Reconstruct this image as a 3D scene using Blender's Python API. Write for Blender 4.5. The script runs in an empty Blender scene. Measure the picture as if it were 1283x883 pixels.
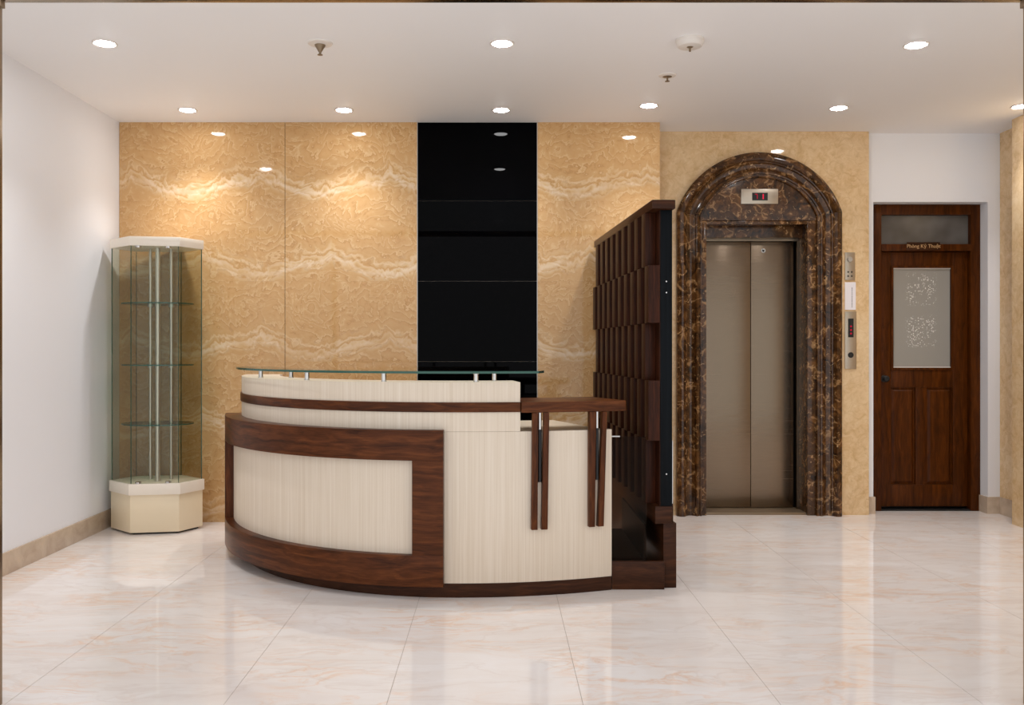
import bpy, bmesh, math, random
from mathutils import Vector
random.seed(7)
PI = math.pi
S = bpy.context.scene
COL = S.collection

# ------------------------------------------------------------------ camera, world, exposure
cam_d = bpy.data.cameras.new('camera')
cam = bpy.data.objects.new('camera', cam_d); COL.objects.link(cam)
cam.location = (0, 0, 1.30); cam.rotation_euler = (PI/2, 0, 0)
cam_d.sensor_width = 36.0; cam_d.lens = 36.0*1100/1283
cam_d.shift_x = 19.5/1283; cam_d.shift_y = -5.5/1283
cam_d.clip_start = 0.05
S.camera = cam
W = bpy.data.worlds.new('world'); S.world = W; W.use_nodes = True
W.node_tree.nodes['Background'].inputs[0].default_value = (1.0, 1.0, 1.02, 1)
W.node_tree.nodes['Background'].inputs[1].default_value = 1.0
S.view_settings.view_transform = 'Standard'; S.view_settings.look = 'None'
S.view_settings.exposure = 0.22; S.view_settings.gamma = 1.0
S.view_settings.use_curve_mapping = False
LAMP = 64.0          # glow of every downlight lens
BEAM = 60.0          # watts of every downlight's beam

# room dimensions (metres)
CEIL = 2.987; BACK = 6.56; ELEV = 6.84; WHITE = 6.90; LEFT = -2.82; RIGHT = 3.957; PILLAR = 3.808; FRONT = 3.21

# ------------------------------------------------------------------ materials
def srgb(r, g, b):
    f = lambda c: (c/255/12.92) if c/255 <= 0.04045 else ((c/255+0.055)/1.055)**2.4
    return (f(r), f(g), f(b), 1)
class T:
    """tiny node-tree helper"""
    def __init__(s, name):
        s.m = bpy.data.materials.new(name); s.m.use_nodes = True
        s.t = s.m.node_tree; s.n = s.t.nodes; s.b = s.n['Principled BSDF']; s.out = s.n['Material Output']
    def N(s, ty, **kw):
        n = s.n.new(ty)
        for k, v in kw.items(): setattr(n, k, v)
        return n
    def put(s, inp, v):
        if isinstance(v, bpy.types.NodeSocket): s.t.links.new(v, inp)
        elif v is not None: inp.default_value = v
    def math(s, op, a, b=None, c=None, clamp=False):
        n = s.N('ShaderNodeMath', operation=op, use_clamp=clamp)
        s.put(n.inputs[0], a); s.put(n.inputs[1], b); s.put(n.inputs[2], c)
        return n.outputs[0]
    def coord(s, scale=(1,1,1), loc=(0,0,0), rot=(0,0,0), world=False):
        if world: src = s.N('ShaderNodeNewGeometry').outputs['Position']
        else: src = s.N('ShaderNodeTexCoord').outputs['Object']
        m = s.N('ShaderNodeMapping'); s.put(m.inputs[0], src)
        m.inputs['Scale'].default_value = scale; m.inputs['Location'].default_value = loc; m.inputs['Rotation'].default_value = rot
        return m.outputs[0]
    def noise(s, vec, scale, detail=4, rough=0.55, dist=0.0, out=0):
        n = s.N('ShaderNodeTexNoise'); s.put(n.inputs['Vector'], vec)
        n.inputs['Scale'].default_value = scale; n.inputs['Detail'].default_value = detail
        n.inputs['Roughness'].default_value = rough; n.inputs['Distortion'].default_value = dist
        return n.outputs[out]
    def voro(s, vec, scale, feature='DISTANCE_TO_EDGE', rnd=1.0):
        n = s.N('ShaderNodeTexVoronoi', feature=feature); s.put(n.inputs['Vector'], vec)
        n.inputs['Scale'].default_value = scale; n.inputs['Randomness'].default_value = rnd
        return n.outputs[0]
    def ramp(s, fac, stops, interp='LINEAR'):
        n = s.N('ShaderNodeValToRGB'); s.put(n.inputs[0], fac); cr = n.color_ramp; cr.interpolation = interp
        while len(cr.elements) < len(stops): cr.elements.new(0.5)
        for e, (p, c) in zip(cr.elements, stops):
            e.position = p; e.color = c if not isinstance(c, (int, float)) else (c, c, c, 1)
        return n.outputs[0]
    def mix(s, f, a, b, blend='MIX'):
        n = s.N('ShaderNodeMix', data_type='RGBA', blend_type=blend)
        s.put(n.inputs[0], f); s.put(n.inputs[6], a); s.put(n.inputs[7], b)
        return n.outputs[2]
    def vadd(s, a, b, scale=1.0):
        sc = s.N('ShaderNodeVectorMath', operation='SCALE'); s.put(sc.inputs[0], b); sc.inputs['Scale'].default_value = scale
        n = s.N('ShaderNodeVectorMath', operation='ADD'); s.put(n.inputs[0], a); s.put(n.inputs[1], sc.outputs[0])
        return n.outputs[0]
    def bump(s, h, strength=0.1, dist=0.01):
        n = s.N('ShaderNodeBump'); s.put(n.inputs['Height'], h)
        n.inputs['Strength'].default_value = strength; n.inputs['Distance'].default_value = dist
        s.t.links.new(n.outputs[0], s.b.inputs['Normal'])
    def set(s, col=None, rough=None, metal=None, ior=None, coat=None, spec=None):
        I = s.b.inputs
        s.put(I['Base Color'], col); s.put(I['Roughness'], rough); s.put(I['Metallic'], metal); s.put(I['IOR'], ior)
        s.put(I['Coat Weight'], coat); s.put(I['Specular IOR Level'], spec)
        if coat: I['Coat Roughness'].default_value = 0.05
        return s.m

def plain(name, col, rough=0.5, metal=0.0, **kw):
    return T(name).set(col, rough, metal, **kw)

M = {}
# painted plaster with very fine unevenness
def plaster(name, col):
    t = T(name); n = t.noise(t.coord(), 60, 3)
    c = t.mix(t.noise(t.coord(), 1.3, 2), tuple(x*0.97 for x in col[:3])+(1,), col)
    t.bump(n, 0.03, 0.002)
    return t.set(c, 0.6)
M['ceiling'] = plaster('ceiling_paint', srgb(246, 244, 244))
M['paint'] = plaster('white_paint', srgb(240, 240, 243))

# banded tan marble of the rear wall: a white wave runs through every 0.6 m course
def tan_marble():
    t = T('banded_tan_marble')
    p = t.coord(world=True)
    sep = t.N('ShaderNodeSeparateXYZ'); t.put(sep.inputs[0], p)
    x, z = sep.outputs[0], sep.outputs[2]
    course = t.math('FLOOR', t.math('DIVIDE', t.math('ADD', z, 0.0005), 0.6))
    zz = t.math('SUBTRACT', z, t.math('MULTIPLY', course, 0.6))
    alt = t.math('MODULO', course, 2.0)                            # alternate courses are shifted by half a print
    xs = t.math('SUBTRACT', t.math('ADD', x, 3.2945), t.math('MULTIPLY', alt, 0.53))
    ph = t.math('FRACT', t.math('DIVIDE', xs, 0.965))
    fine = t.noise(p, 16, 4, 0.6); big = t.noise(p, 3.0, 3)
    pk = t.ramp(ph, [(0.0, 0.08), (0.10, 0.12), (0.26, 0.42), (0.38, 0.62), (0.52, 0.66), (0.585, 1.0), (0.625, 0.80), (0.72, 0.62), (0.85, 0.22), (1.0, 0.08)])
    wave = t.math('ADD', t.math('ADD', t.math('MULTIPLY', pk, 0.165), 0.03), t.math('MULTIPLY', t.math('SUBTRACT', fine, 0.5), 0.045))
    wave = t.math('ADD', wave, t.math('MULTIPLY', t.math('SUBTRACT', big, 0.5), 0.06))
    v = t.math('SUBTRACT', zz, wave)                              # height above the wave
    # swirled strata: thin lines that follow the wave near it and curl up away from it
    near = t.math('ABSOLUTE', t.math('SUBTRACT', v, 0.02))
    away = t.ramp(near, [(0.03, 0.0), (0.22, 1.0)])
    curl = t.noise(p, 4.2, 4, 0.58, 1.2); curl2 = t.noise(p, 10, 3, 0.55, 1.6)
    lay = t.math('ADD', t.math('MULTIPLY', v, 8.0), t.math('MULTIPLY', t.math('SUBTRACT', curl, 0.5), t.math('ADD', 1.6, t.math('MULTIPLY', away, 3.6))))
    lay = t.math('ADD', lay, t.math('MULTIPLY', t.math('SUBTRACT', curl2, 0.5), 1.2))
    st = t.math('FRACT', t.math('MULTIPLY', lay, 1.35))
    base = t.ramp(st, [(0.0, srgb(216, 176, 124)), (0.30, srgb(211, 169, 115)), (0.55, srgb(207, 162, 106)), (0.70, srgb(178, 130, 76)), (0.78, srgb(218, 180, 128)), (0.86, srgb(234, 205, 162)), (1.0, srgb(216, 176, 124))])
    mot = t.noise(p, 5, 4, 0.6, 0.8)
    base = t.mix(t.ramp(mot, [(0.35, 0.65), (0.65, 0.20)]), base, srgb(205, 164, 114))
    lay2 = t.math('ADD', t.math('MULTIPLY', v, 17.0), t.math('MULTIPLY', t.math('SUBTRACT', curl, 0.5), 5.0))
    s2 = t.math('FRACT', lay2)
    strata = t.ramp(s2, [(0.0, srgb(222, 184, 132)), (0.25, srgb(240, 216, 176)), (0.5, srgb(248, 232, 204)), (0.68, srgb(226, 188, 136)), (0.8, srgb(196, 148, 90)), (1.0, srgb(222, 184, 132))])
    band = t.math('MULTIPLY', t.ramp(near, [(0.0, 0.6), (0.04, 0.5), (0.12, 0.0)]), t.ramp(big, [(0.3, 0.45), (0.6, 1.0)]))
    col = t.mix(band, base, strata)
    wf = t.ramp(t.math('ABSOLUTE', t.math('SUBTRACT', v, t.math('MULTIPLY', t.math('SUBTRACT', curl, 0.5), 0.09))), [(0.0, 0.5), (0.012, 0.35), (0.024, 0.0)])
    col = t.mix(t.math('MULTIPLY', wf, t.ramp(big, [(0.35, 0.2), (0.6, 0.9)])), col, srgb(249, 236, 212))
    col = t.mix(0.24, col, srgb(180, 138, 91))
    return t.set(col, 0.05, ior=1.42)
M['tan'] = tan_marble()

# plain beige speckled marble of the lift wall and the pillar
def beige_marble(name, tint=1.0):
    t = T(name); p = t.coord(world=True)
    a = t.noise(p, 14, 5, 0.65, 1.2); b = t.noise(p, 3, 3)
    c = t.ramp(a, [(0.3, srgb(206, 168, 118)), (0.5, srgb(222, 188, 142)), (0.7, srgb(232, 203, 160))])
    vv = t.voro(t.vadd(p, t.noise(p, 4, 3, out=1), 0.25), 7)
    c = t.mix(t.ramp(vv, [(0.0, 0.35), (0.02, 0.0)]), c, srgb(186, 142, 92))
    c = t.mix(t.ramp(t.noise(p, 70, 2), [(0.62, 0.0), (0.72, 0.35)]), c, srgb(176, 134, 88))
    c = t.mix(t.ramp(b, [(0.4, 0.0), (0.7, 0.35)]), c, srgb(240, 218, 182))
    return t.set(c, 0.06, ior=1.42)
M['beige'] = beige_marble('beige_marble')

# dark brown marble with tan veins (lift surround)
def dark_marble():
    t = T('dark_brown_marble'); p = t.coord(world=True)
    d = t.vadd(p, t.noise(p, 5, 3, out=1), 0.22)
    base = t.ramp(t.noise(p, 13, 5, 0.65, 1.0), [(0.32, srgb(36, 21, 9)), (0.5, srgb(74, 46, 22)), (0.66, srgb(112, 74, 38))])
    v1 = t.voro(d, 8); v2 = t.voro(t.vadd(d, (0.37, 1.3, 0.21), 1.0), 17)
    m1 = t.ramp(t.noise(p, 13, 2, 0.5, 0.5), [(0.50, 0.0), (0.57, 1.0)])
    m2 = t.ramp(t.noise(t.vadd(p, (3.1, 0, 2.2), 1.0), 21, 2), [(0.57, 0.0), (0.63, 1.0)])
    l1 = t.math('MULTIPLY', t.ramp(v1, [(0.0, 0.85), (0.03, 0.7), (0.055, 0.0)]), m1)
    l2 = t.math('MULTIPLY', t.ramp(v2, [(0.0, 0.8), (0.06, 0.0)]), m2)
    c = t.mix(l1, base, srgb(156, 119, 78)); c = t.mix(l2, c, srgb(190, 150, 104))
    fl = t.ramp(t.noise(p, 34, 2, 0.5, 0.9), [(0.70, 0.0), (0.75, 0.8)])
    c = t.mix(fl, c, srgb(206, 172, 130))
    return t.set(c, 0.12, ior=1.45)
M['emperador'] = dark_marble()

# polished cream floor tiles with faint orange streaks
def floor_marble():
    t = T('cream_floor_tile'); p = t.coord(world=True)
    q = t.coord((0.75, 2.6, 1), rot=(0, 0, -0.30), world=True)
    d = t.vadd(q, t.noise(p, 2.4, 3, out=1), 0.40)
    a = t.noise(d, 1.7, 6, 0.62, 0.6)
    c = t.ramp(a, [(0.28, srgb(228, 217, 211)), (0.5, srgb(235, 227, 222)), (0.72, srgb(240, 235, 233))])
    b = t.noise(t.vadd(d, (5.3, 2.2, 0), 1.0), 2.6, 6, 0.6, 0.9)
    l = t.ramp(t.math('ABSOLUTE', t.math('SUBTRACT', b, 0.5)), [(0.0, 0.6), (0.015, 0.3), (0.06, 0.0)])
    m = t.ramp(t.noise(p, 1.6, 3), [(0.42, 0.0), (0.62, 1.0)])
    c = t.mix(t.math('MULTIPLY', l, m), c, srgb(232, 186, 148))
    g = t.noise(t.vadd(d, (1.3, 7.2, 0), 1.0), 2.0, 5, 0.6, 0.8)
    c = t.mix(t.ramp(t.math('ABSOLUTE', t.math('SUBTRACT', g, 0.48)), [(0.0, 0.22), (0.04, 0.0)]), c, srgb(206, 186, 174))
    return t.set(c, 0.05, ior=1.5)
M['floor'] = floor_marble()
M['grout'] = plain('floor_grout', srgb(176, 162, 152), 0.7)
def base_stone():
    t = T('baseboard_stone'); p = t.coord(world=True)
    c = t.ramp(t.noise(p, 6, 5, 0.6, 1.0), [(0.3, srgb(186, 164, 142)), (0.6, srgb(206, 186, 164)), (0.75, srgb(214, 190, 160))])
    return t.set(c, 0.25)
M['basestone'] = base_stone()
def black_stone():
    t = T('polished_black_stone'); n = t.noise(t.coord(world=True), 30, 3)
    return t.set(t.ramp(n, [(0.3, srgb(1, 1, 2)), (0.7, srgb(3, 3, 4))]), 0.01, ior=1.125)
M['black'] = black_stone()

def wood(name, dark, mid, light, horizontal=True, rough=0.32, scale=1.0, coat=0.0):
    t = T(name)
    sc = (2.2*scale, 2.2*scale, 34*scale) if horizontal else (34*scale, 34*scale, 2.0*scale)
    p = t.coord(sc); w = t.vadd(p, t.noise(t.coord((1, 1, 1)), 3, 2, out=1), 2.2)
    a = t.noise(w, 1.0, 6, 0.62, 0.6); f = t.noise(p, 5.0, 3, 0.6)
    c = t.ramp(a, [(0.28, dark), (0.5, mid), (0.72, light)])
    c = t.mix(t.ramp(f, [(0.35, 0.4), (0.55, 0.0)]), c, dark)
    t.bump(f, 0.04, 0.002)
    return t.set(c, rough, coat=coat, spec=0.14)
wd = (srgb(46, 21, 7), srgb(84, 44, 20), srgb(112, 63, 31))
M['walnut'] = wood('walnut_veneer', *wd)
M['walnut_v'] = wood('walnut_veneer_upright', *wd, horizontal=False)
M['espresso'] = wood('dark_stained_slats', srgb(24, 9, 2), srgb(48, 21, 8), srgb(76, 36, 17), horizontal=False, rough=0.4)
M['espresso_h'] = wood('dark_stained_rail', srgb(38, 19, 9), srgb(62, 34, 18), srgb(84, 48, 27), rough=0.3)
M['redwood'] = wood('red_brown_door_wood', srgb(46, 19, 1), srgb(78, 37, 5), srgb(100, 51, 10), horizontal=False, rough=0.35, scale=0.8)
def laminate():
    t = T('cream_laminate'); p = t.coord((150, 150, 1.6))
    a = t.noise(p, 1.0, 4, 0.6); b = t.noise(t.coord((40, 40, 0.6)), 1.0, 3)
    c = t.ramp(a, [(0.3, srgb(212, 195, 174)), (0.5, srgb(221, 206, 187)), (0.7, srgb(227, 214, 197))])
    c = t.mix(t.ramp(b, [(0.4, 0.22), (0.6, 0.0)]), c, srgb(206, 188, 164))
    return t.set(c, 0.38)
M['cream'] = laminate()
M['cream_gloss'] = plain('glossy_cream_board', srgb(222, 207, 184), 0.3)
M['ivory'] = plain('ivory_lacquer', srgb(238, 221, 190), 0.3)
M['ivory_top'] = plain('pale_ivory_lacquer', srgb(243, 233, 218), 0.32)
M['dark'] = plain('matt_black', srgb(14, 13, 13), 0.5)
def slate():
    t = T('black_blue_edge_panel'); n = t.noise(t.coord((60, 60, 1)), 1.0, 3)
    return t.set(t.ramp(n, [(0.3, srgb(9, 12, 15)), (0.7, srgb(17, 21, 25))]), 0.5, spec=0.08)
M['slate'] = slate()
M['chrome'] = plain('polished_chrome', srgb(205, 203, 200), 0.12, 1.0)
M['alu'] = plain('satin_aluminium', srgb(196, 194, 190), 0.32, 1.0)
M['white_plastic'] = plain('white_plastic', srgb(228, 220, 212), 0.4)
M['brass_dark'] = plain('dull_brass', srgb(138, 118, 94), 0.4, 0.5)
M['paper'] = plain('white_paper', srgb(236, 230, 232), 0.7)
M['ink'] = plain('grey_print', srgb(120, 112, 112), 0.7)
def steel(name, col, rough):
    t = T(name)
    b = t.noise(t.coord((1.5, 1.5, 260)), 1.0, 3); w = t.noise(t.coord((3.5, 3.5, 16)), 1.0, 2)
    t.bump(w, 0.05, 0.02)
    c = t.ramp(b, [(0.3, tuple(x*0.9 for x in col[:3])+(1,)), (0.7, col)])
    return t.set(c, t.ramp(b, [(0.3, rough*0.85), (0.7, rough*1.15)]), 1.0)
M['steel'] = steel('brushed_lift_steel', srgb(130, 114, 97), 0.24)
M['plate'] = steel('brushed_plate_steel', srgb(192, 180, 164), 0.34)
M['bronze'] = plain('bronze_frame_metal', srgb(150, 128, 100), 0.25, 1.0)
def glass(name, tint, rough=0.0, f0=0.035):
    t = T(name); t.n.remove(t.b)
    tr = t.N('ShaderNodeBsdfTransparent'); tr.inputs[0].default_value = tint
    gl = t.N('ShaderNodeBsdfGlossy'); gl.inputs['Roughness'].default_value = rough
    lw = t.N('ShaderNodeLayerWeight'); lw.inputs[0].default_value = 0.5       # Schlick reflectance, the same on both faces
    fr = t.math('ADD', t.math('MULTIPLY', t.math('POWER', lw.outputs['Facing'], 5.0), 0.9), f0)
    mx = t.N('ShaderNodeMixShader')
    t.put(mx.inputs[0], fr); t.put(mx.inputs[1], tr.outputs[0]); t.put(mx.inputs[2], gl.outputs[0])
    t.put(t.out.inputs[0], mx.outputs[0])
    return t.m
M['glass'] = glass('clear_case_glass', (0.94, 0.945, 0.895, 1), f0=0.018)
M['glass_edge'] = glass('green_glass', (0.50, 0.80, 0.70, 1))
M['glass_clear'] = glass('clear_front_glass', (0.97, 0.98, 0.97, 1))
M['glass_top'] = glass('pale_counter_glass', (0.95, 0.985, 0.97, 1))
M['smoke'] = glass('smoked_glass', (0.72, 0.62, 0.54, 1), f0=0.004)
M['green_edge'] = plain('green_glass_edge', srgb(40, 84, 72), 0.15)
def frosted():
    t = T('frosted_door_glass'); p = t.coord()
    sep = t.N('ShaderNodeSeparateXYZ'); t.put(sep.inputs[0], p)
    d = t.voro(t.coord((1, 0.05, 1)), 75, 'F1', 0.7)
    dots = t.ramp(d, [(0.24, 1.0), (0.40, 0.0)])
    n = t.noise(t.coord(), 9, 2)
    inx = t.ramp(t.math('ABSOLUTE', sep.outputs[0]), [(0.10, 1.0), (0.13, 0.0)])
    az = t.math('ABSOLUTE', t.math('SUBTRACT', t.math('ABSOLUTE', t.math('SUBTRACT', sep.outputs[2], 0.06)), 0.17))
    inz = t.ramp(az, [(0.10, 1.0), (0.14, 0.0)])
    msk = t.math('MULTIPLY', t.math('MULTIPLY', inx, inz), t.ramp(n, [(0.42, 0.0), (0.5, 1.0)]))
    f = t.math('MULTIPLY', dots, msk)
    c = t.mix(f, srgb(156, 152, 144), srgb(236, 234, 228))
    t.bump(f, 0.5, 0.003)
    return t.set(c, 0.3)
M['frosted'] = frosted()
def transom():
    t = T('ribbed_transom_glass'); n = t.noise(t.coord((1.2, 1, 26)), 1.0, 3); b = t.noise(t.coord(), 3.5, 2)
    t.bump(n, 0.12, 0.004)
    return t.set(t.ramp(b, [(0.35, srgb(84, 80, 76)), (0.65, srgb(106, 104, 102))]), 0.2)
M['transom'] = transom()
def emit(name, col, strength):
    t = T(name); t.n.remove(t.b)
    e = t.N('ShaderNodeEmission'); e.inputs[0].default_value = col; e.inputs[1].default_value = strength
    t.put(t.out.inputs[0], e.outputs[0]); return t.m
M['lamp'] = emit('downlight_glow', (1.0, 0.995, 1.0, 1), LAMP)
M['red'] = emit('red_led', (1.0, 0.03, 0.08, 1), 0.75)
M['red_dim'] = emit('dim_red_led', (1.0, 0.03, 0.08, 1), 0.35)
M['gold'] = plain('gold_lettering', srgb(200, 160, 110), 0.4)

# ------------------------------------------------------------------ mesh helpers
class MB:
    def __init__(s): s.v = []; s.f = []
    def add(s, vs, fs):
        o = len(s.v); s.v += [tuple(v) for v in vs]; s.f += [tuple(i+o for i in f) for f in fs]; return s
    def box(s, x0, x1, y0, y1, z0, z1):
        return s.add([(x, y, z) for z in (z0, z1) for y in (y0, y1) for x in (x0, x1)],
                     [(0,2,3,1), (4,5,7,6), (0,1,5,4), (2,6,7,3), (0,4,6,2), (1,3,7,5)])
    def prism(s, pts, z0, z1):            # plan outline, counter-clockwise, extruded in z
        n = len(pts)
        return s.add([(x, y, z0) for x, y in pts]+[(x, y, z1) for x, y in pts],
                     [tuple(range(n))[::-1], tuple(range(n, 2*n))]+[(i, (i+1) % n, n+(i+1) % n, n+i) for i in range(n)])
    def plate(s, out, inn, z0, z1):       # curved plate between two plan polylines of equal length
        n = len(out); vs = []
        for a, b in zip(out, inn): vs += [(a[0], a[1], z0), (a[0], a[1], z1), (b[0], b[1], z1), (b[0], b[1], z0)]
        fs = []
        for i in range(n-1):
            for k in range(4): fs.append((4*i+k, 4*i+4+k, 4*i+4+(k+1) % 4, 4*i+(k+1) % 4))
        fs += [(0, 1, 2, 3), (4*n-1, 4*n-2, 4*n-3, 4*n-4)]
        return s.add(vs, fs)
    def sweep(s, rows):                   # rows of equal length joined to an open sheet
        m = len(rows[0]); o = []
        for r in rows: o += r
        return s.add(o, [(i*m+j, i*m+j+1, (i+1)*m+j+1, (i+1)*m+j) for i in range(len(rows)-1) for j in range(m-1)])
    def lathe(s, prof, c=(0, 0, 0), axis='z', n=28):   # profile (r, h)
        vs = []; m = len(prof)
        for i in range(n):
            a = 2*PI*i/n
            for r, h in prof:
                p = (r*math.cos(a), r*math.sin(a), h)
                if axis == 'y': p = (p[0], p[2], p[1])
                vs.append((c[0]+p[0], c[1]+p[1], c[2]+p[2]))
        fs = [(i*m+j, ((i+1) % n)*m+j, ((i+1) % n)*m+j+1, i*m+j+1) for i in range(n) for j in range(m-1)]
        if prof[0][0] > 1e-6: fs.append(tuple(i*m for i in range(n))[::-1])
        if prof[-1][0] > 1e-6: fs.append(tuple(i*m+m-1 for i in range(n)))
        return s.add(vs, fs)
    def cyl(s, x, y, z0, z1, r, n=20): return s.lathe([(r, z0), (r, z1)], (x, y, 0), n=n)
    def mesh(s, name, mat, bevel=0.0):
        me = bpy.data.meshes.new(name); me.from_pydata(s.v, [], s.f); me.validate()
        bm = bmesh.new(); bm.from_mesh(me)
        bmesh.ops.remove_doubles(bm, verts=bm.verts, dist=1e-6)
        bmesh.ops.recalc_face_normals(bm, faces=bm.faces)
        if bevel:
            es = [e for e in bm.edges if len(e.link_faces) == 2 and e.calc_face_angle(0) > 0.6]
            bmesh.ops.bevel(bm, geom=es, offset=bevel, segments=2, profile=0.6, affect='EDGES', clamp_overlap=True)
        bm.to_mesh(me); bm.free()
        for p in me.polygons: p.use_smooth = True
        me.set_sharp_from_angle(angle=math.radians(32))
        me.materials.append(M[mat] if isinstance(mat, str) else mat)
        return me
    def build(s, name, mat, parent=None, loc=(0, 0, 0), rz=0, bevel=0.0):
        return link(name, s.mesh(name, mat, bevel), parent, loc, rz)
def link(name, me, parent=None, loc=(0, 0, 0), rz=0):
    o = bpy.data.objects.new(name, me); COL.objects.link(o)
    o.location = loc; o.rotation_euler = (0, 0, rz); o.parent = parent
    return o
def box(name, mat, b, parent=None, bevel=0.0):
    """box given in its parent's frame; its origin is put at its own centre of base"""
    x0, x1, y0, y1, z0, z1 = b; cx, cy = (x0+x1)/2, (y0+y1)/2
    return MB().box(x0-cx, x1-cx, y0-cy, y1-cy, 0, z1-z0).build(name, mat, parent, (cx, cy, z0), 0, bevel)
def tag(o, label, cat=None, group=None, kind=None):
    o['label'] = label
    if cat: o['category'] = cat
    if group: o['group'] = group
    if kind: o['kind'] = kind
    return o
def empty(name, loc=(0, 0, 0), rz=0):
    o = bpy.data.objects.new(name, None); COL.objects.link(o); o.location = loc; o.rotation_euler = (0, 0, rz)
    o.empty_display_size = 0.1
    return o
def text(name, body, size, mat, parent, loc, rot=(PI/2, 0, 0)):
    cu = bpy.data.curves.new(name, 'FONT'); cu.body = body; cu.size = size; cu.align_x = 'CENTER'; cu.align_y = 'CENTER'; cu.extrude = 0.0006
    tmp = bpy.data.objects.new(name, cu); COL.objects.link(tmp)
    bpy.context.view_layer.update()
    me = bpy.data.meshes.new_from_object(tmp.evaluated_get(bpy.context.evaluated_depsgraph_get()))
    bpy.data.objects.remove(tmp)
    me.materials.clear(); me.materials.append(M[mat])
    o = link(name, me, parent, loc); o.rotation_euler = rot
    return o

# ------------------------------------------------------------------ floor
fl = box('floor', 'grout', (-3.0, 4.15, FRONT-0.1, 7.25, -0.12, -0.0015))
tag(fl, 'polished cream marble tile floor with faint orange streaks', 'floor', kind='structure')
xs = [LEFT, -1.795, -0.995, -0.401, 0.316, 1.037, 1.778, 2.52, 3.26, 3.96]
PY = 0.72
ys = [FRONT-0.05+PY*i for i in range(6)]
ys.append(7.02)
for i in range(len(xs)-1):
    w = xs[i+1]-xs[i]-0.0022
    full = MB().box(0, w, 0, PY-0.0004, -0.01, 0).mesh('floor_tile', 'floor')
    for j in range(len(ys)-1):
        d = ys[j+1]-ys[j]-0.0004
        me = full if abs(d-PY+0.0004) < 1e-6 else MB().box(0, w, 0, d, -0.01, 0).mesh('floor_tile', 'floor')
        o = link('floor_tile', me, fl); o.matrix_parent_inverse = fl.matrix_world.inverted()
        o.location = (xs[i]-fl.location.x+0.0011, ys[j]-fl.location.y, -fl.location.z)

# ------------------------------------------------------------------ ceiling and walls
tag(box('ceiling', 'ceiling', (-3.0, 4.15, FRONT-0.06, 7.25, CEIL, CEIL+0.15)), 'smooth off-white plaster ceiling with recessed downlights', 'ceiling', kind='structure')
tag(box('wall_left', 'paint', (-3.0, LEFT, FRONT, 6.95, 0, CEIL)), 'plain white painted side wall beside the display case', 'wall', kind='structure')
wb = box('wall_back', 'basestone', (LEFT, 1.221, BACK+0.014, 6.98, 0, CEIL))
tag(wb, 'rear wall clad in banded tan marble with a black centre strip', 'wall', kind='structure')
def wall_tile(parent, name, mat, x0, x1, y0, y1, z0, z1, gx=0.002, gz=0.0001):
    cx, cy, cz = (x0+x1)/2, (y0+y1)/2, z0
    me = MB().box(x0-cx+gx, x1-cx-gx, y0-cy, y1-cy, gz, z1-z0-gz).mesh(name, mat)
    p = parent.location
    return link(name, me, parent, (cx-p.x, cy-p.y, cz-p.z))
zc = [0, 0.6, 1.2, 1.8, 2.4, CEIL]
for a, b in ((LEFT, -1.580), (-1.580, -0.592), (0.306, 1.223)):
    for k in range(5): wall_tile(wb, 'marble_tile', 'tan', a, b, BACK, BACK+0.014, zc[k], zc[k+1])
for k in range(5):
    o = wall_tile(wb, 'black_stone_tile', 'black', -0.590, 0.304, BACK+0.003, BACK+0.014, zc[k], zc[k+1], 0.001, 0.0012)
    o['label'] = 'mirror-polished black stone tile'
for x in (-0.591, 0.305):
    link('edge_strip', MB().box(-0.0022, 0.0022, 0, 0.015, 0, CEIL).mesh('edge_strip', 'alu'), wb, (x-wb.location.x, BACK-0.002-wb.location.y, 0))

# lift wall: masonry around the lift opening, clad in beige marble
OX0, OX1, OZ = 1.63, 2.415, 2.285
we = empty('wall_elevator', (2.06, ELEV+0.014, 0)); tag(we, 'beige speckled marble wall around the lift', 'wall', kind='structure')
def wpart(parent, name, mat, b):
    p = parent.location; return box(name, mat, (b[0]-p.x, b[1]-p.x, b[2]-p.y, b[3]-p.y, b[4]-p.z, b[5]-p.z), parent)
for b in ((1.223, OX0-0.02, ELEV+0.014, 7.12, 0, CEIL), (OX1+0.02, 2.904, ELEV+0.014, 7.12, 0, CEIL), (OX0-0.02, OX1+0.02, ELEV+0.014, 7.12, OZ+0.02, CEIL)):
    wpart(we, 'masonry', 'basestone', b)
for z0, z1 in ((0, 1.18), (1.18, 2.37)):
    wall_tile(we, 'marble_tile', 'beige', 1.223, OX0-0.05, ELEV, ELEV+0.014, z0, z1)
    wall_tile(we, 'marble_tile', 'beige', OX1+0.05, 2.904, ELEV, ELEV+0.014, z0, z1)
wall_tile(we, 'marble_tile', 'beige', 1.223, 2.904, ELEV, ELEV+0.014, 2.37, CEIL)

# white wall with the door niche
NX0, NX1, NZ = 2.962, 3.862, 2.448
ww = empty('wall_white', (3.43, WHITE, 0)); tag(ww, 'white painted wall with a recess for the wooden door', 'wall', kind='structure')
for b in ((2.906, NX0, WHITE, 7.12, 0, CEIL), (NX1, RIGHT, WHITE, 7.12, 0, CEIL), (NX0, NX1, WHITE, 7.12, NZ, CEIL)):
    wpart(ww, 'plaster', 'paint', b)
wpart(ww, 'backing', 'dark', (NX0-0.02, NX1+0.02, 7.12, 7.16, 0, CEIL))

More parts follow.
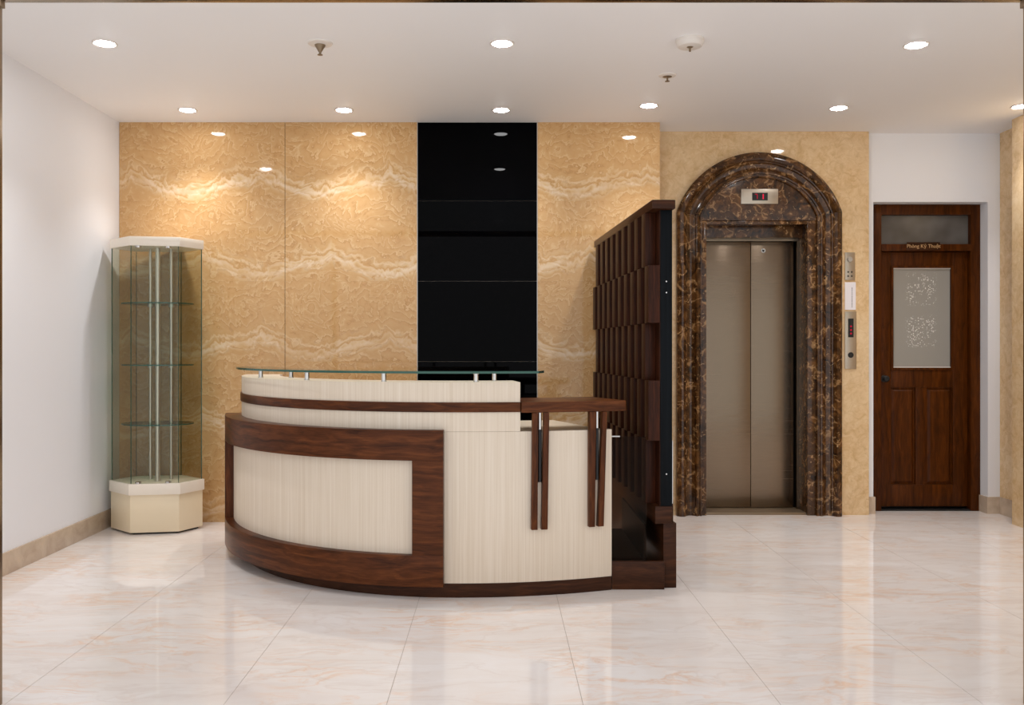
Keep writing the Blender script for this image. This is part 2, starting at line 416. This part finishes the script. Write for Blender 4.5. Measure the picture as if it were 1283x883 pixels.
# right wall: a shallow return, then the wall steps forward
wr = empty('wall_right', (4.03, 6.4, 0)); tag(wr, 'beige marble side wall that steps forward beside the door', 'wall', kind='structure')
wpart(wr, 'masonry', 'basestone', (RIGHT+0.014, 4.12, 6.40, 7.0, 0, CEIL)); wpart(wr, 'masonry', 'basestone', (PILLAR+0.014, 4.12, FRONT, 6.471, 0, CEIL))
for z0, z1 in ((0, 1.18), (1.18, 2.41), (2.41, CEIL)):
    for (xa, ya, yb) in ((RIGHT, 6.485, WHITE), (PILLAR, 5.30, 6.485), (PILLAR, 4.20, 5.30), (PILLAR, FRONT, 4.20)):
        wall_tile(wr, 'marble_tile', 'beige', xa, xa+0.014, ya+0.0008, yb-0.0008, z0, z1, 0.0)
wpart(wr, 'return_tile', 'beige', (PILLAR+0.014, RIGHT, 6.471, 6.485, 0, CEIL))

# baseboards
bl = box('baseboard_left', 'basestone', (LEFT, LEFT+0.012, FRONT+0.02, BACK-0.001, 0, 0.13), bevel=0.002)
tag(bl, 'beige stone skirting along the white side wall', 'baseboard', kind='structure')
br = empty('baseboard_right', (3.9, 6.9, 0)); tag(br, 'beige stone skirting pieces around the door niche', 'baseboard', kind='structure')
for b in ((NX1-0.012, NX1, WHITE, 7.005, 0, 0.132), (NX1-0.012, RIGHT-0.001, WHITE-0.012, WHITE, 0, 0.132), (RIGHT-0.012, RIGHT-0.001, 6.50, WHITE-0.012, 0, 0.132),
          (NX0, NX0+0.012, WHITE, 7.005, 0, 0.132), (2.906, NX0+0.012, WHITE-0.012, WHITE, 0, 0.132)):
    wpart(br, 'skirting_piece', 'basestone', b)

# ------------------------------------------------------------------ lift: doors, surround, fittings
DY = 7.05
d1 = empty('door_1', (2.03, DY, 0)); tag(d1, 'closed brushed steel lift doors under the dark marble arch', 'lift door', kind='structure')
MX = 2.042
def dpart(n, m, b, bev=0.0): 
    p = d1.location; return box(n, m, (b[0]-p.x, b[1]-p.x, b[2]-p.y, b[3]-p.y, b[4], b[5]), d1, bev)
dpart('door_leaf', 'steel', (OX0+0.02, MX-0.002, DY, DY+0.03, 0.022, 2.152), 0.002)
lf = dpart('door_leaf', 'steel', (MX+0.002, OX1-0.032, DY, DY+0.03, 0.022, 2.152), 0.002)
MB().lathe([(0.007, 0.0), (0.012, -0.004), (0.016, -0.004), (0.017, 0.0)], (0, 0, 0), 'y').build('keyhole_ring', 'chrome', lf, (-0.072, -0.0155, 2.082-0.022))
dpart('door_jamb', 'steel', (OX0, OX0+0.018, DY-0.05, DY+0.04, 0.018, 2.172)); dpart('door_jamb', 'steel', (OX1-0.018, OX1, DY-0.05, DY+0.04, 0.018, 2.172))
dpart('door_header', 'steel', (OX0+0.018, OX1-0.018, DY-0.05, DY+0.04, 2.154, 2.172))
dpart('shaft_back', 'dark', (OX0-0.02, OX1+0.02, DY+0.045, DY+0.07, 0, 2.3))
dpart('sill', 'brass_dark', (OX0, OX1, ELEV, DY+0.04, 0.0, 0.018), 0.003)

# dark marble arch surround
AC, HW, RA = 2.036, 0.639, 0.674
CZ = 2.814-RA
WF = ELEV                                   # face of the wall cladding
prof = [(0.0, 0.0), (0.0, 0.048), (0.010, 0.062), (0.028, 0.073), (0.046, 0.073), (0.062, 0.062), (0.070, 0.046), (0.078, 0.042), (0.084, 0.030),
        (0.098, 0.022), (0.118, 0.022), (0.134, 0.032), (0.142, 0.036), (0.146, 0.048), (0.156, 0.054), (0.166, 0.050), (0.170, 0.040), (0.178, 0.038),
        (0.182, 0.046), (0.190, 0.046), (0.195, 0.036), (0.195, 0.0)]
def spring(d): return CZ + math.sqrt(max(0, (RA-d)**2-(HW-d)**2))
tr = empty('trim_1', (AC, WF, 0)); tag(tr, 'moulded dark brown marble arch surround framing the lift', 'surround', kind='structure')
def to_local(rows): return [[(x-AC, y-WF, z) for x, y, z in r] for r in rows]
for sgn in (-1, 1):
    rows = [[(AC+sgn*(HW-d), WF-p, 0.0) for d, p in prof], [(AC+sgn*(HW-d), WF-p, spring(d)-0.0008) for d, p in prof]]
    MB().sweep(to_local(rows)).build('jamb_moulding', 'emperador', tr)
rows = []
NA = 56
for i in range(NA+1):
    u = i/NA; r = []
    for d, p in prof:
        a0 = math.asin((HW-d)/(RA-d)); a = -a0+2*a0*u
        r.append((AC+(RA-d)*math.sin(a), WF-p, CZ+(RA-d)*math.cos(a)+0.0008))
    rows.append(r)
MB().sweep(to_local(rows)).build('arch_moulding', 'emperador', tr)
# flat jamb stones, reveals, tympanum and lintel
def tpart(n, b, bev=0.002): return box(n, 'emperador', (b[0]-AC, b[1]-AC, b[2]-WF, b[3]-WF, b[4], b[5]), tr, bev)
tpart('jamb_stone', (AC-HW+0.195, OX0, WF-0.022, DY+0.02, 0, 2.290)); tpart('jamb_stone', (OX1, AC+HW-0.195, WF-0.022, DY+0.02, 0, 2.290))
di = 0.194; a0 = math.asin((HW-di)/(RA-di)); pts = []
zb = 2.292
for i in range(41):
    a = -a0+2*a0*i/40; pts.append(((RA-di)*math.sin(a), CZ+(RA-di)*math.cos(a)))
pts = [(-(HW-di), zb)] + pts + [((HW-di), zb)]
n = len(pts)
MB().add([(x, -0.024, z) for x, z in pts]+[(x, 0.0, z) for x, z in pts], [tuple(range(n)), tuple(range(2*n-1, n-1, -1))]+[(i, n+i, n+(i+1) % n, (i+1) % n) for i in range(n)]).build('tympanum', 'emperador', tr)
tpart('lintel', (OX0, OX1, WF+0.085, DY+0.02, 2.173, 2.290))
tpart('lintel_soffit', (OX0, OX1, WF-0.018, WF+0.085, 2.262, 2.290))

# floor indicator on the tympanum
fi = empty('floor_indicator', (2.04, WF-0.024, 2.418)); tag(fi, 'small steel floor indicator with red digits above the lift doors', 'indicator')
box('plate', 'plate', (-0.144, 0.144, -0.012, 0, 0, 0.115), fi, 0.003)
box('display', 'dark', (-0.058, 0.062, -0.0135, -0.0115, 0.026, 0.086), fi)
def seg(parent, segs, cx, cz, w, h, t, y, mat):
    D = {'a': (-w, w, h, 'h'), 'd': (-w, w, -h, 'h'), 'g': (-w, w, 0, 'h'), 'b': (w, 0, h, 'v'), 'c': (w, -h, 0, 'v'), 'f': (-w, 0, h, 'v'), 'e': (-w, -h, 0, 'v')}
    m = MB()
    for s in segs:
        q = D[s]
        if q[3] == 'h': m.box(cx+q[0], cx+q[1], y, y+0.001, cz+q[2]-t, cz+q[2]+t)
        else: m.box(cx+q[0]-t, cx+q[0]+t, y, y+0.001, cz+q[1], cz+q[2])
    return m.build('digit', mat, parent)
seg(fi, 'abc', -0.028, 0.056, 0.009, 0.018, 0.003, -0.0146, 'red_dim'); seg(fi, 'bc', 0.024, 0.056, 0.003, 0.020, 0.0045, -0.0146, 'red')

# key switch plate, notice and call panel to the right of the lift
def wallthing(name, px, z, label, cat):
    return tag(empty(name, (px, WF, z)), label, cat)
ks = wallthing('key_switch_panel', 2.752, 1.83, 'narrow steel key switch plate above the white notice beside the lift', 'switch plate')
box('plate', 'plate', (-0.039, 0.039, -0.010, 0, 0, 0.215), ks, 0.003)
MB().lathe([(0.0, -0.018), (0.019, -0.018), (0.022, -0.010)], (0, 0, 0), 'y').build('key_switch', 'alu', ks, (-0.002, 0, 0.160))
for x in (-0.016, 0.012):
    for z in (0.062, 0.030): MB().lathe([(0.0, -0.0115), (0.0065, -0.0115), (0.0065, -0.009)], (0, 0, 0), 'y', 12).build('socket_hole', 'dark', ks, (x, 0, z))
nt = wallthing('paper_notice', 2.756, 1.598, 'small white paper notice stuck between two steel plates', 'notice')
box('sheet', 'paper', (-0.042, 0.042, -0.004, 0, 0, 0.215), nt)
m = MB(); z = 0.02
while z < 0.17:
    w = random.uniform(0.004, 0.014); m.box(0.010, 0.0155, -0.0046, -0.0039, z, z+w); z += w+0.004
m.build('print', 'ink', nt)
cp = wallthing('call_panel', 2.757, 1.138, 'tall steel lift call panel with red display and black button', 'call panel')
box('plate', 'plate', (-0.045, 0.045, -0.010, 0, 0, 0.448), cp, 0.004)
box('display', 'dark', (-0.021, 0.021, -0.0115, -0.009, 0.246, 0.392), cp)
m = MB()
for z in (0.275, 0.303, 0.331): m.lathe([(0.0, -0.0125), (0.008, -0.0125), (0.008, -0.0115)], (0.001, 0, z), 'y', 10)
m.build('red_lights', 'red_dim', cp)
bt = MB().lathe([(0.010, -0.014), (0.020, -0.014), (0.023, -0.009)], (0, 0, 0), 'y').build('call_button', 'dark', cp, (0.0, 0, 0.108))
MB().lathe([(0.0, -0.0125), (0.0095, -0.0125), (0.0095, -0.011)], (0, 0, 0), 'y').build('button_face', 'alu', bt)

# ------------------------------------------------------------------ wooden door
d2 = empty('door_2', (3.412, 7.01, 0)); tag(d2, 'red-brown wooden door with frosted glass pane and transom light', 'door', kind='structure')
def wp(n, m, b, bev=0.003, par=None):
    p = d2.location; return box(n, m, (b[0]-p.x, b[1]-p.x, b[2]-p.y, b[3]-p.y, b[4], b[5]), d2, bev)
FY = 7.005
wp('frame_post', 'redwood', (NX0+0.001, 3.072, FY, FY+0.09, 0, 2.445)); wp('frame_post', 'redwood', (3.786, NX1-0.001, FY, FY+0.09, 0, 2.445))
wp('frame_head', 'redwood', (3.072, 3.786, FY, FY+0.09, 2.365, 2.445)); wp('transom_bar', 'redwood', (3.072, 3.786, FY-0.004, FY+0.09, 2.075, 2.130))
wp('transom_pane', 'transom', (3.072, 3.786, FY+0.045, FY+0.055, 2.130, 2.365), 0)
wp('threshold', 'dark', (3.072, 3.786, FY+0.005, FY+0.09, 0, 0.012), 0)
LY = FY+0.045                                 # face of the leaf
L0, L1, LZ0, LZ1 = 3.075, 3.783, 0.030, 2.072
G0, G1, GZ0, GZ1 = 3.185, 3.648, 1.143, 1.943  # glass
lp = lambda n, x0, x1, z0, z1, dy=0.0, bev=0.003: wp(n, 'redwood', (x0, x1, LY+dy, LY+0.04, z0, z1), bev)
lp('leaf_stile', L0, G0-0.018, LZ0, LZ1); lp('leaf_stile', G1+0.018, L1, LZ0, LZ1)
lp('leaf_rail', G0-0.018, G1+0.018, GZ1+0.018, LZ1); lp('leaf_rail', G0-0.018, G1+0.018, 0.985, GZ1-0.818); lp('leaf_rail', G0-0.018, G1+0.018, LZ0, 0.205)
lp('leaf_mullion', 3.365, 3.455, 0.205, 0.985)
m = MB()
for (x0, x1, z0, z1) in ((G0-0.018, G0, GZ0-0.018, GZ1+0.018), (G1, G1+0.018, GZ0-0.018, GZ1+0.018), (G0, G1, GZ0-0.018, GZ0), (G0, G1, GZ1, GZ1+0.018)):
    m.box(x0-3.412, x1-3.412, LY-0.008-7.01, LY+0.03-7.01, z0, z1)
m.build('glazing_bead', 'redwood', d2)
gp = MB().box(-(G1-G0)/2, (G1-G0)/2, 0, 0.006, -(GZ1-GZ0)/2, (GZ1-GZ0)/2).build('frosted_pane', 'frosted', d2, ((G0+G1)/2-3.412, LY+0.012-7.01, (GZ0+GZ1)/2))
for z in (GZ0+0.004, GZ1-0.004):
    box('pane_edge', 'white_plastic', ((G0-3.412), (G1-3.412), LY+0.004-7.01, LY+0.012-7.01, z-0.004, z+0.004), d2)
for x0, x1 in ((G0-0.018, 3.365), (3.455, G1+0.018)):   # fielded lower panels
    z0, z1 = 0.205, 0.985; a, b = 0.012, 0.030
    q = lambda s, y: [(x0+s-3.412, y-7.01, z0+s), (x1-s-3.412, y-7.01, z0+s), (x1-s-3.412, y-7.01, z1-s), (x0+s-3.412, y-7.01, z1-s)]
    v = q(0, LY+0.016)+q(a, LY+0.016)+q(b, LY+0.004)
    MB().add(v, [(0,1,5,4),(1,2,6,5),(2,3,7,6),(3,0,4,7),(4,5,9,8),(5,6,10,9),(6,7,11,10),(7,4,8,11),(8,9,10,11)]).build('lower_panel', 'redwood', d2)
MB().lathe([(0.0, -0.058), (0.018, -0.056), (0.026, -0.046), (0.024, -0.034), (0.011, -0.026), (0.011, -0.010), (0.027, -0.006), (0.028, 0.0)], (0, 0, 0), 'y').build('door_knob', 'dark', d2, (3.112-3.412, LY-7.01, 1.055))
ds = empty('door_sign', (3.402, FY-0.004, 2.080)); tag(ds, 'small dark wooden nameplate with gold lettering above the door', 'sign')
box('plate', 'espresso_h', (-0.132, 0.132, -0.008, 0, 0, 0.064), ds, 0.002)
text('lettering', 'Phòng Kỹ Thuật', 0.040, 'gold', ds, (0, -0.0092, 0.031))

# ------------------------------------------------------------------ glazed entrance the room is seen through
en = empty('door_3', (0.058, FRONT, 0)); tag(en, 'wide bronze metal entrance frame at the front of the lobby', 'entrance', kind='structure')
EX0, EX1, EZ = -1.806, 1.925, 2.562
def ep(n, m, b, bev=0.002): 
    return box(n, m, (b[0]-0.058, b[1]-0.058, b[2]-FRONT, b[3]-FRONT, b[4], b[5]), en, bev)
ep('post', 'bronze', (EX0-0.05, EX0, FRONT-0.05, FRONT, 0, EZ+0.06)); ep('post', 'bronze', (EX1, EX1+0.05, FRONT-0.05, FRONT, 0, EZ+0.06))
ep('header', 'bronze', (LEFT, EX0-0.05, FRONT-0.05, FRONT, EZ, EZ+0.06)); ep('header', 'bronze', (EX0, EX1, FRONT-0.05, FRONT, EZ, EZ+0.06)); ep('header', 'bronze', (EX1+0.05, PILLAR, FRONT-0.05, FRONT, EZ, EZ+0.06))
ep('patch_fitting', 'brass_dark', (EX0, EX0+0.016, FRONT-0.04, FRONT-0.01, EZ-0.026, EZ)); ep('patch_fitting', 'brass_dark', (EX1-0.018, EX1, FRONT-0.04, FRONT-0.01, EZ-0.026, EZ))
wn = 1
for b, lab in (((LEFT, EX0-0.05, FRONT-0.03, FRONT-0.02, 0, EZ), 'fixed clear glass pane between entrance post and white wall'),
          ((EX1+0.05, PILLAR, FRONT-0.03, FRONT-0.02, 0, EZ), 'fixed clear glass pane between entrance post and marble wall'),
          ((LEFT, PILLAR, FRONT-0.03, FRONT-0.02, EZ+0.06, CEIL), 'long clear glass transom pane above the entrance header')):
    tag(box('window_%d' % wn, 'glass_clear', b), lab, 'window', kind='structure'); wn += 1

# ------------------------------------------------------------------ reception desk
APX, APY, RL, RR = -0.2, 4.570, 1.50, 2.30
def P(s, off=0.0):
    """plan point on the desk front; s<0: angle (rad) on the left arc, s>=0: angle on the flatter right arc; off = outward"""
    if s < 0: return (APX+(RL+off)*math.sin(s), APY+RL-(RL+off)*math.cos(s))
    return (APX+(RR+off)*math.sin(s), APY+RR-(RR+off)*math.cos(s))
def line(s0, s1, off, n=None):
    n = n or max(6, int(abs(s1-s0)/0.03))
    f = off if callable(off) else (lambda s: off)
    return [P(s0+(s1-s0)*i/n, f(s0+(s1-s0)*i/n)) for i in range(n+1)]
def sx(x): return math.asin((x-APX)/RR) if x >= APX else math.asin((x-APX)/RL)
S0 = -math.radians(86); SR = sx(0.620); SU = sx(0.125)
desk = empty('reception_desk', (APX, 5.3, 0))
tag(desk, 'curved cream and walnut reception desk with raised counter and glass top', 'reception desk')
DO = (APX, 5.3)
def dk(pts): return [(x-DO[0], y-DO[1]) for x, y in pts]
def plate(name, mat, s0, s1, o_out, o_in, z0, z1, bevel=0.0, parent=None):
    n = max(6, int(abs(s1-s0)/0.03))
    return MB().plate(dk(line(s0, s1, o_out, n)), dk(line(s0, s1, o_in, n)), z0, z1).build(name, mat, parent or desk, bevel=bevel)
plate('kick_base', 'espresso_h', S0, SR, -0.004, -0.05, 0.0, 0.074)
plate('front_panel', 'cream', S0, SR, 0.0, -0.04, 0.075, 0.864, 0.0015)
plate('upper_panel', 'cream', S0, SU, 0.0, -0.04, 0.865, 0.966, 0.0)
plate('upper_panel', 'cream', S0, SU, 0.0, -0.04, 1.017, 1.122, 0.0015)
plate('wood_band', 'walnut', S0, SU, 0.008, -0.03, 0.966, 1.017, 0.002)
plate('counter_ledge', 'cream', S0, SU, -0.0405, -0.24, 1.092, 1.122, 0.002)
# curved walnut frame with its inset panel on the left half
FR_ = sx(-0.272)
FL_ = -math.radians(79); f_st0 = sx(-0.428); f_st1 = -math.radians(71)
offf = lambda s: 0.045+0.058*min(1.0, max(0.0, (-s)/math.radians(60)))
inn = lambda s: 0.0006
plate('frame_rail', 'walnut', FL_, FR_, offf, inn, 0.718, 0.876, 0.002)
plate('frame_rail', 'walnut', FL_, FR_, offf, inn, 0.066, 0.228, 0.002)
plate('frame_stile', 'walnut', f_st0, FR_, offf, inn, 0.228, 0.718, 0.0)
plate('frame_stile', 'walnut_v', FL_, f_st1, offf, inn, 0.228, 0.718, 0.0)
inset = lambda s: 0.008+0.042*min(1.0, max(0.0, (-s)/math.radians(60)))
plate('inset_panel', 'cream', f_st1, f_st0, inset, inn, 0.228, 0.718)
# inner work surface and end panel
n = 50
MB().plate(dk(line(-math.radians(80), SR, -0.041, n)), dk(line(-math.radians(80), SR, lambda s: -0.80+0.12*abs(s), n)), 0.826, 0.856).build('work_surface', 'cream_gloss', desk, bevel=0.002)
e0 = P(SR, -0.041)
box('end_panel', 'cream', (e0[0]-0.03-DO[0], e0[0]-DO[0], e0[1]+0.004-DO[1], 5.45-DO[1], 0, 0.825), desk)
for a_ in (-78, -40): 
    p0 = P(math.radians(a_), -0.10); p1 = P(math.radians(a_), -0.70)
    MB().add([(p0[0]-DO[0], p0[1]-DO[1], 0), (p1[0]-DO[0], p1[1]-DO[1], 0), (p1[0]-DO[0], p1[1]-DO[1], 0.825), (p0[0]-DO[0], p0[1]-DO[1], 0.825),
              (p0[0]-DO[0], p0[1]-DO[1]+0.03, 0), (p1[0]-DO[0], p1[1]-DO[1]+0.03, 0), (p1[0]-DO[0], p1[1]-DO[1]+0.03, 0.825), (p0[0]-DO[0], p0[1]-DO[1]+0.03, 0.825)],
             [(0,1,2,3), (7,6,5,4), (0,4,5,1), (1,5,6,2), (2,6,7,3), (3,7,4,0)]).build('support_panel', 'cream', desk)
# walnut shelf bridging the low part, its slats and chrome rods
SE = sx(0.690)
sh = MB().plate(dk(line(SU+0.0015, SE, 0.022, 16)), dk(line(SU+0.0015, SE, -0.36, 16)), 0.963, 1.019).build('shelf', 'walnut', desk, bevel=0.003)
for (ba, bb), (ta, tb) in (((0.178, 0.210), (0.184, 0.213)), ((0.230, 0.262), (0.243, 0.271)), ((0.484, 0.514), (0.485, 0.520)), ((0.531, 0.562), (0.556, 0.580))):
    v = []
    for xa, xb, z in ((ba, bb, 0.352), (ta, tb, 0.962)):      # the slats of a pair lean slightly apart towards the shelf
        for x, o in ((xa, 0.030), (xb, 0.030), (xb, 0.001), (xa, 0.001)):
            q = P(sx(x), o); v.append((q[0]-DO[0], q[1]-DO[1], z))
    MB().add(v, [(0, 1, 2, 3), (7, 6, 5, 4), (0, 4, 5, 1), (1, 5, 6, 2), (2, 6, 7, 3), (3, 7, 4, 0)]).build('slat', 'walnut_v', desk, bevel=0.002)
for x in (0.2245, 0.531):
    q = P(sx(x), 0.013); MB().cyl(q[0]-DO[0], q[1]-DO[1], 0.60, 0.874, 0.010, 18).build('black_rod', 'dark', desk); MB().cyl(q[0]-DO[0], q[1]-DO[1], 0.875, 0.962, 0.010, 18).build('chrome_rod', 'chrome', desk)  # matt black lower length, chrome upper length
# glass top on chrome stand-offs
gs = -math.radians(76); gN = 60
def gpts(off0, off1):
    o = []
    for i in range(gN+1):
        s = gs+(sx(0.272)-gs)*i/gN; o.append(P(s, off0 if i not in (0, gN) else (off0+off1)/2))
    return o
gt = MB().plate(dk(gpts(0.035, -0.20)), dk(gpts(-0.20, 0.035)), 1.168, 1.180).build('glass_top', 'glass_top', desk)
MB().plate(dk(gpts(0.0355, -0.20)), dk(gpts(0.0345, -0.20)), 1.168, 1.180).build('glass_rim', 'green_edge', gt)
for x, o in ((-1.46, -0.05), (-1.395, -0.20), (-1.087, -0.05), (-0.614, -0.05), (-0.105, -0.05), (0.004, -0.17)):
    p = P(sx(x), o)
    MB().lathe([(0.016, 1.1222), (0.016, 1.126), (0.013, 1.127), (0.013, 1.163), (0.016, 1.164), (0.016, 1.1678)], (p[0]-DO[0], p[1]-DO[1], 0), n=18).build('standoff', 'chrome', desk)
# low plinth and smoked glass panel closing the desk towards the screen
p = P(SR, 0)
box('plinth_board', 'espresso_h', (p[0]+0.002-DO[0], 0.905-DO[0], 4.728-DO[1], 4.750-DO[1], 0, 0.152), desk, 0.002)
box('smoked_pane', 'smoke', (p[0]+0.004-DO[0], 0.814-DO[0], 4.765-DO[1], 4.773-DO[1], 0.152, 0.818), desk)
box('pane_glint', 'alu', (p[0]+0.004-DO[0], p[0]+0.05-DO[0], 4.764-DO[1], 4.774-DO[1], 0.818, 0.824), desk)  # short bright strip imitating the highlight on the pane's top edge
box('plinth_top', 'dark', (p[0]+0.002-DO[0], 0.812-DO[0], 4.775-DO[1], 5.6-DO[1], 0.132, 0.150), desk)

box('plinth_shade', 'dark', (0.800-DO[0], 0.812-DO[0], 4.775-DO[1], 5.6-DO[1], 0.150, 0.345), desk)  # added black board, stands in for the shade on the plinth side

# ------------------------------------------------------------------ slatted screen
LEN = 1.79; RZ = math.atan(0.0585)
sc = empty('slatted_screen', (0.886, 4.740, 0), RZ)
tag(sc, 'tall dark wooden room divider of staggered upright blocks with black end', 'screen')
box('core_panel', 'slate', (0, 0.064, 0, LEN, 0.447, 2.045), sc, 0.002)
box('back_board', 'espresso', (-0.004, 0.0, 0.004, LEN, 0.447, 2.045), sc)
box('cap', 'espresso_h', (-0.056, 0.070, -0.045, LEN, 2.046, 2.094), sc, 0.004)
box('bottom_rail', 'espresso_h', (-0.030, 0.062, -0.004, LEN, 0.352, 0.446), sc, 0.003)
box('bottom_rail', 'espresso_h', (0.064, 0.086, 0.06, LEN, 0.352, 0.460), sc, 0.003)
box('plinth', 'espresso_h', (0.020, 0.092, 0.018, LEN, 0, 0.351), sc, 0.003)
box('edge_trim', 'alu', (0.0645, 0.068, 0.0, 0.02, 0.46, 0.80), sc)
zr = [2.045, 1.748, 1.436, 1.125, 0.800, 0.447]
PT = 0.187
for r in range(5):
    zt, zb_ = zr[r], zr[r+1]
    big_ = r % 2 == 1
    me = MB().box(-0.066 if big_ else -0.062, -0.004, 0, PT/2, 0.0005, zt-zb_-0.0005).mesh('slat', 'espresso', 0.0015)
    for k in range(10 if big_ else 9):
        link('slat', me, sc, (0, (0 if big_ else PT/2)+PT*k, zb_))
for z in (0.62, 1.60, 1.66): MB().lathe([(0.0, -0.003), (0.004, -0.002), (0.005, 0.0)], (0, 0, 0), 'y', 10).build('screw', 'chrome', sc, (0.032, 0, z))

# ------------------------------------------------------------------ glass display case
HX = [(-2.547, 6.103), (-2.226, 6.158), (-2.127, 6.355), (-2.345, 6.547), (-2.666, 6.492), (-2.764, 6.294)]
HC = (sum(p[0] for p in HX)/6, sum(p[1] for p in HX)/6)
def hexa(d, n=None):                      # grow (d>0) or shrink the outline by d along the corner rays
    o = []
    for x, y in HX:
        vx, vy = x-HC[0], y-HC[1]; l = math.hypot(vx, vy); o.append((vx*(1+d/l), vy*(1+d/l)))
    return o
case = empty('display_case', (HC[0], HC[1], 0)); tag(case, 'tall six-sided glass display case with ivory base and top', 'display case')
MB().prism(hexa(-0.03), 0.0, 0.014).build('shadow_foot', 'dark', case)  # set-back block, coloured black as the shadow gap under the base
MB().prism(hexa(0.0), 0.014, 0.276).build('base', 'ivory', case, bevel=0.002)
MB().prism(hexa(0.013), 0.277, 0.354).build('base_top', 'ivory_top', case, bevel=0.002)
MB().prism(hexa(0.008), 2.014, 2.078).build('top', 'ivory_top', case, bevel=0.002)
gh = hexa(-0.004); gi = hexa(-0.011)
for i in range(6):
    j = (i+1) % 6; a, b, c, d = Vector(gh[i]), Vector(gh[j]), Vector(gi[j]), Vector(gi[i])
    e = (b-a)*0.004
    o = MB().prism([tuple(a+e), tuple(b-e), tuple(c-e), tuple(d+e)], 0.355, 2.013).build('glass_panel', 'glass', case)
    MB().prism([tuple(a), tuple(a+e*0.9), tuple(d+e*0.9), tuple(d)], 0.355, 2.013).build('glass_edge', 'green_edge', o)
for x, y, r in ((-2.405, 6.235, 0.0165), (-2.500, 6.345, 0.0105), (-2.350, 6.345, 0.0105)):
    MB().cyl(x-HC[0], y-HC[1], 0.355, 2.013, r, 18).build('pole', 'alu', case)
for z in (0.759, 1.180, 1.618):
    pts = []
    for i in range(36):
        a = 2*PI*i/36; pts.append((0.252*math.cos(a)*1.0+0.010, 0.190*math.sin(a)-0.01))
    o = MB().prism(pts, z-0.004, z+0.004).build('shelf', 'glass_edge', case)
    m = 36
    MB().sweep([[(x*1.001, y*1.001, z-0.004) for x, y in pts+pts[:1]], [(x*1.001, y*1.001, z+0.004) for x, y in pts+pts[:1]]]).build('shelf_rim', 'green_edge', o)
    for x, y in ((-2.405, 6.235), (-2.35, 6.345), (-2.50, 6.345)):
        MB().cyl(x-HC[0], y-HC[1], z-0.022, z-0.0045, 0.020, 14).build('shelf_clip', 'alu', o)
fa, fb = Vector(gh[0]), Vector(gh[1])
for t_ in (0.13, 0.80):
    q = fa.lerp(fb, t_); q = q*0.93
    MB().cyl(q.x, q.y, 0.355, 0.366, 0.021, 18).build('hinge', 'chrome', case); MB().cyl(q.x, q.y, 2.001, 2.0135, 0.021, 18).build('hinge', 'chrome', case)

# ------------------------------------------------------------------ ceiling fittings
def downlight(x, y, label):
    t = empty('downlight', (x, y, CEIL)); tag(t, label, 'ceiling light', 'recessed downlights in the ceiling')
    MB().lathe([(0.052, 0.0), (0.053, -0.004), (0.060, -0.006), (0.067, -0.004), (0.068, 0.0)], n=36).build('ring', 'white_plastic', t)
    MB().lathe([(0.0, -0.0125), (0.028, -0.0110), (0.045, -0.0070), (0.0515, -0.0025)], n=32).build('lens', 'lamp', t)
    ld = bpy.data.lights.new('downlight_beam', 'SPOT'); ld.energy = BEAM; ld.color = (1.0, 0.995, 1.0)
    ld.spot_size = math.radians(102); ld.spot_blend = 1.0; ld.shadow_soft_size = 0.045
    lo = bpy.data.objects.new('beam', ld); COL.objects.link(lo); lo.parent = t; lo.location = (0, 0, -0.016)
for x, y, l in ((-2.187, 6.217, 'round recessed downlight right above the glass display case'), (-1.080, 6.217, 'round recessed downlight near the rear wall above the desk frame end'),
                (0.034, 6.217, 'round recessed downlight in front of the black stone strip'), (1.060, 6.104, 'round recessed downlight above the slatted screen'),
                (2.404, 6.165, 'round recessed downlight in front of the lift arch'), (3.660, 6.124, 'round recessed downlight beside the marble side wall'),
                (-2.168, 4.858, 'round recessed downlight beside the white side wall, forward of the display case'), (0.031, 4.858, 'round recessed downlight above the desk counter, between sprinkler and smoke detector'),
                (2.335, 4.884, 'round recessed downlight over the open floor before the lift')):
    downlight(x, y, l)
def sprinkler(x, y, label, s=1.0, cone=False):
    t = empty('sprinkler', (x, y, CEIL)); tag(t, label, 'sprinkler', 'ceiling sprinklers')
    MB().lathe([(0.070*s, 0.0), (0.066*s, -0.006), (0.040*s, -0.011), (0.036*s, -0.011)], n=32).build('cover_plate', 'white_plastic', t)
    if cone: MB().lathe([(0.030, -0.010), (0.029, -0.016), (0.020, -0.030), (0.007, -0.052), (0.005, -0.062)], n=20).build('nozzle', 'brass_dark', t)
    else: MB().lathe([(0.034, -0.010), (0.012, -0.014), (0.006, -0.016), (0.005, -0.036)], n=20).build('nozzle', 'brass_dark', t)
    zb = -0.062 if cone else -0.036
    MB().lathe([(0.004, zb), (0.014, zb-0.001), (0.015, zb-0.004), (0.004, zb-0.006)], n=16).build('deflector', 'brass_dark', t)
sprinkler(-0.976, 4.858, 'ceiling sprinkler with conical brass nozzle above the desk', 1.0, True)
sprinkler(1.056, 5.426, 'small ceiling sprinkler with thin stem behind the smoke detector', 0.8)
t = empty('smoke_detector', (1.058, 4.80, CEIL)); tag(t, 'round white smoke detector with a small pin beneath', 'smoke detector')
MB().lathe([(0.077, 0.0), (0.077, -0.010), (0.073, -0.014), (0.071, -0.030), (0.064, -0.040), (0.058, -0.042), (0.0, -0.042)], n=40).build('body', 'white_plastic', t)
MB().lathe([(0.018, -0.042), (0.012, -0.046), (0.005, -0.048), (0.006, -0.066), (0.0, -0.067)], n=16).build('sensor', 'brass_dark', t)
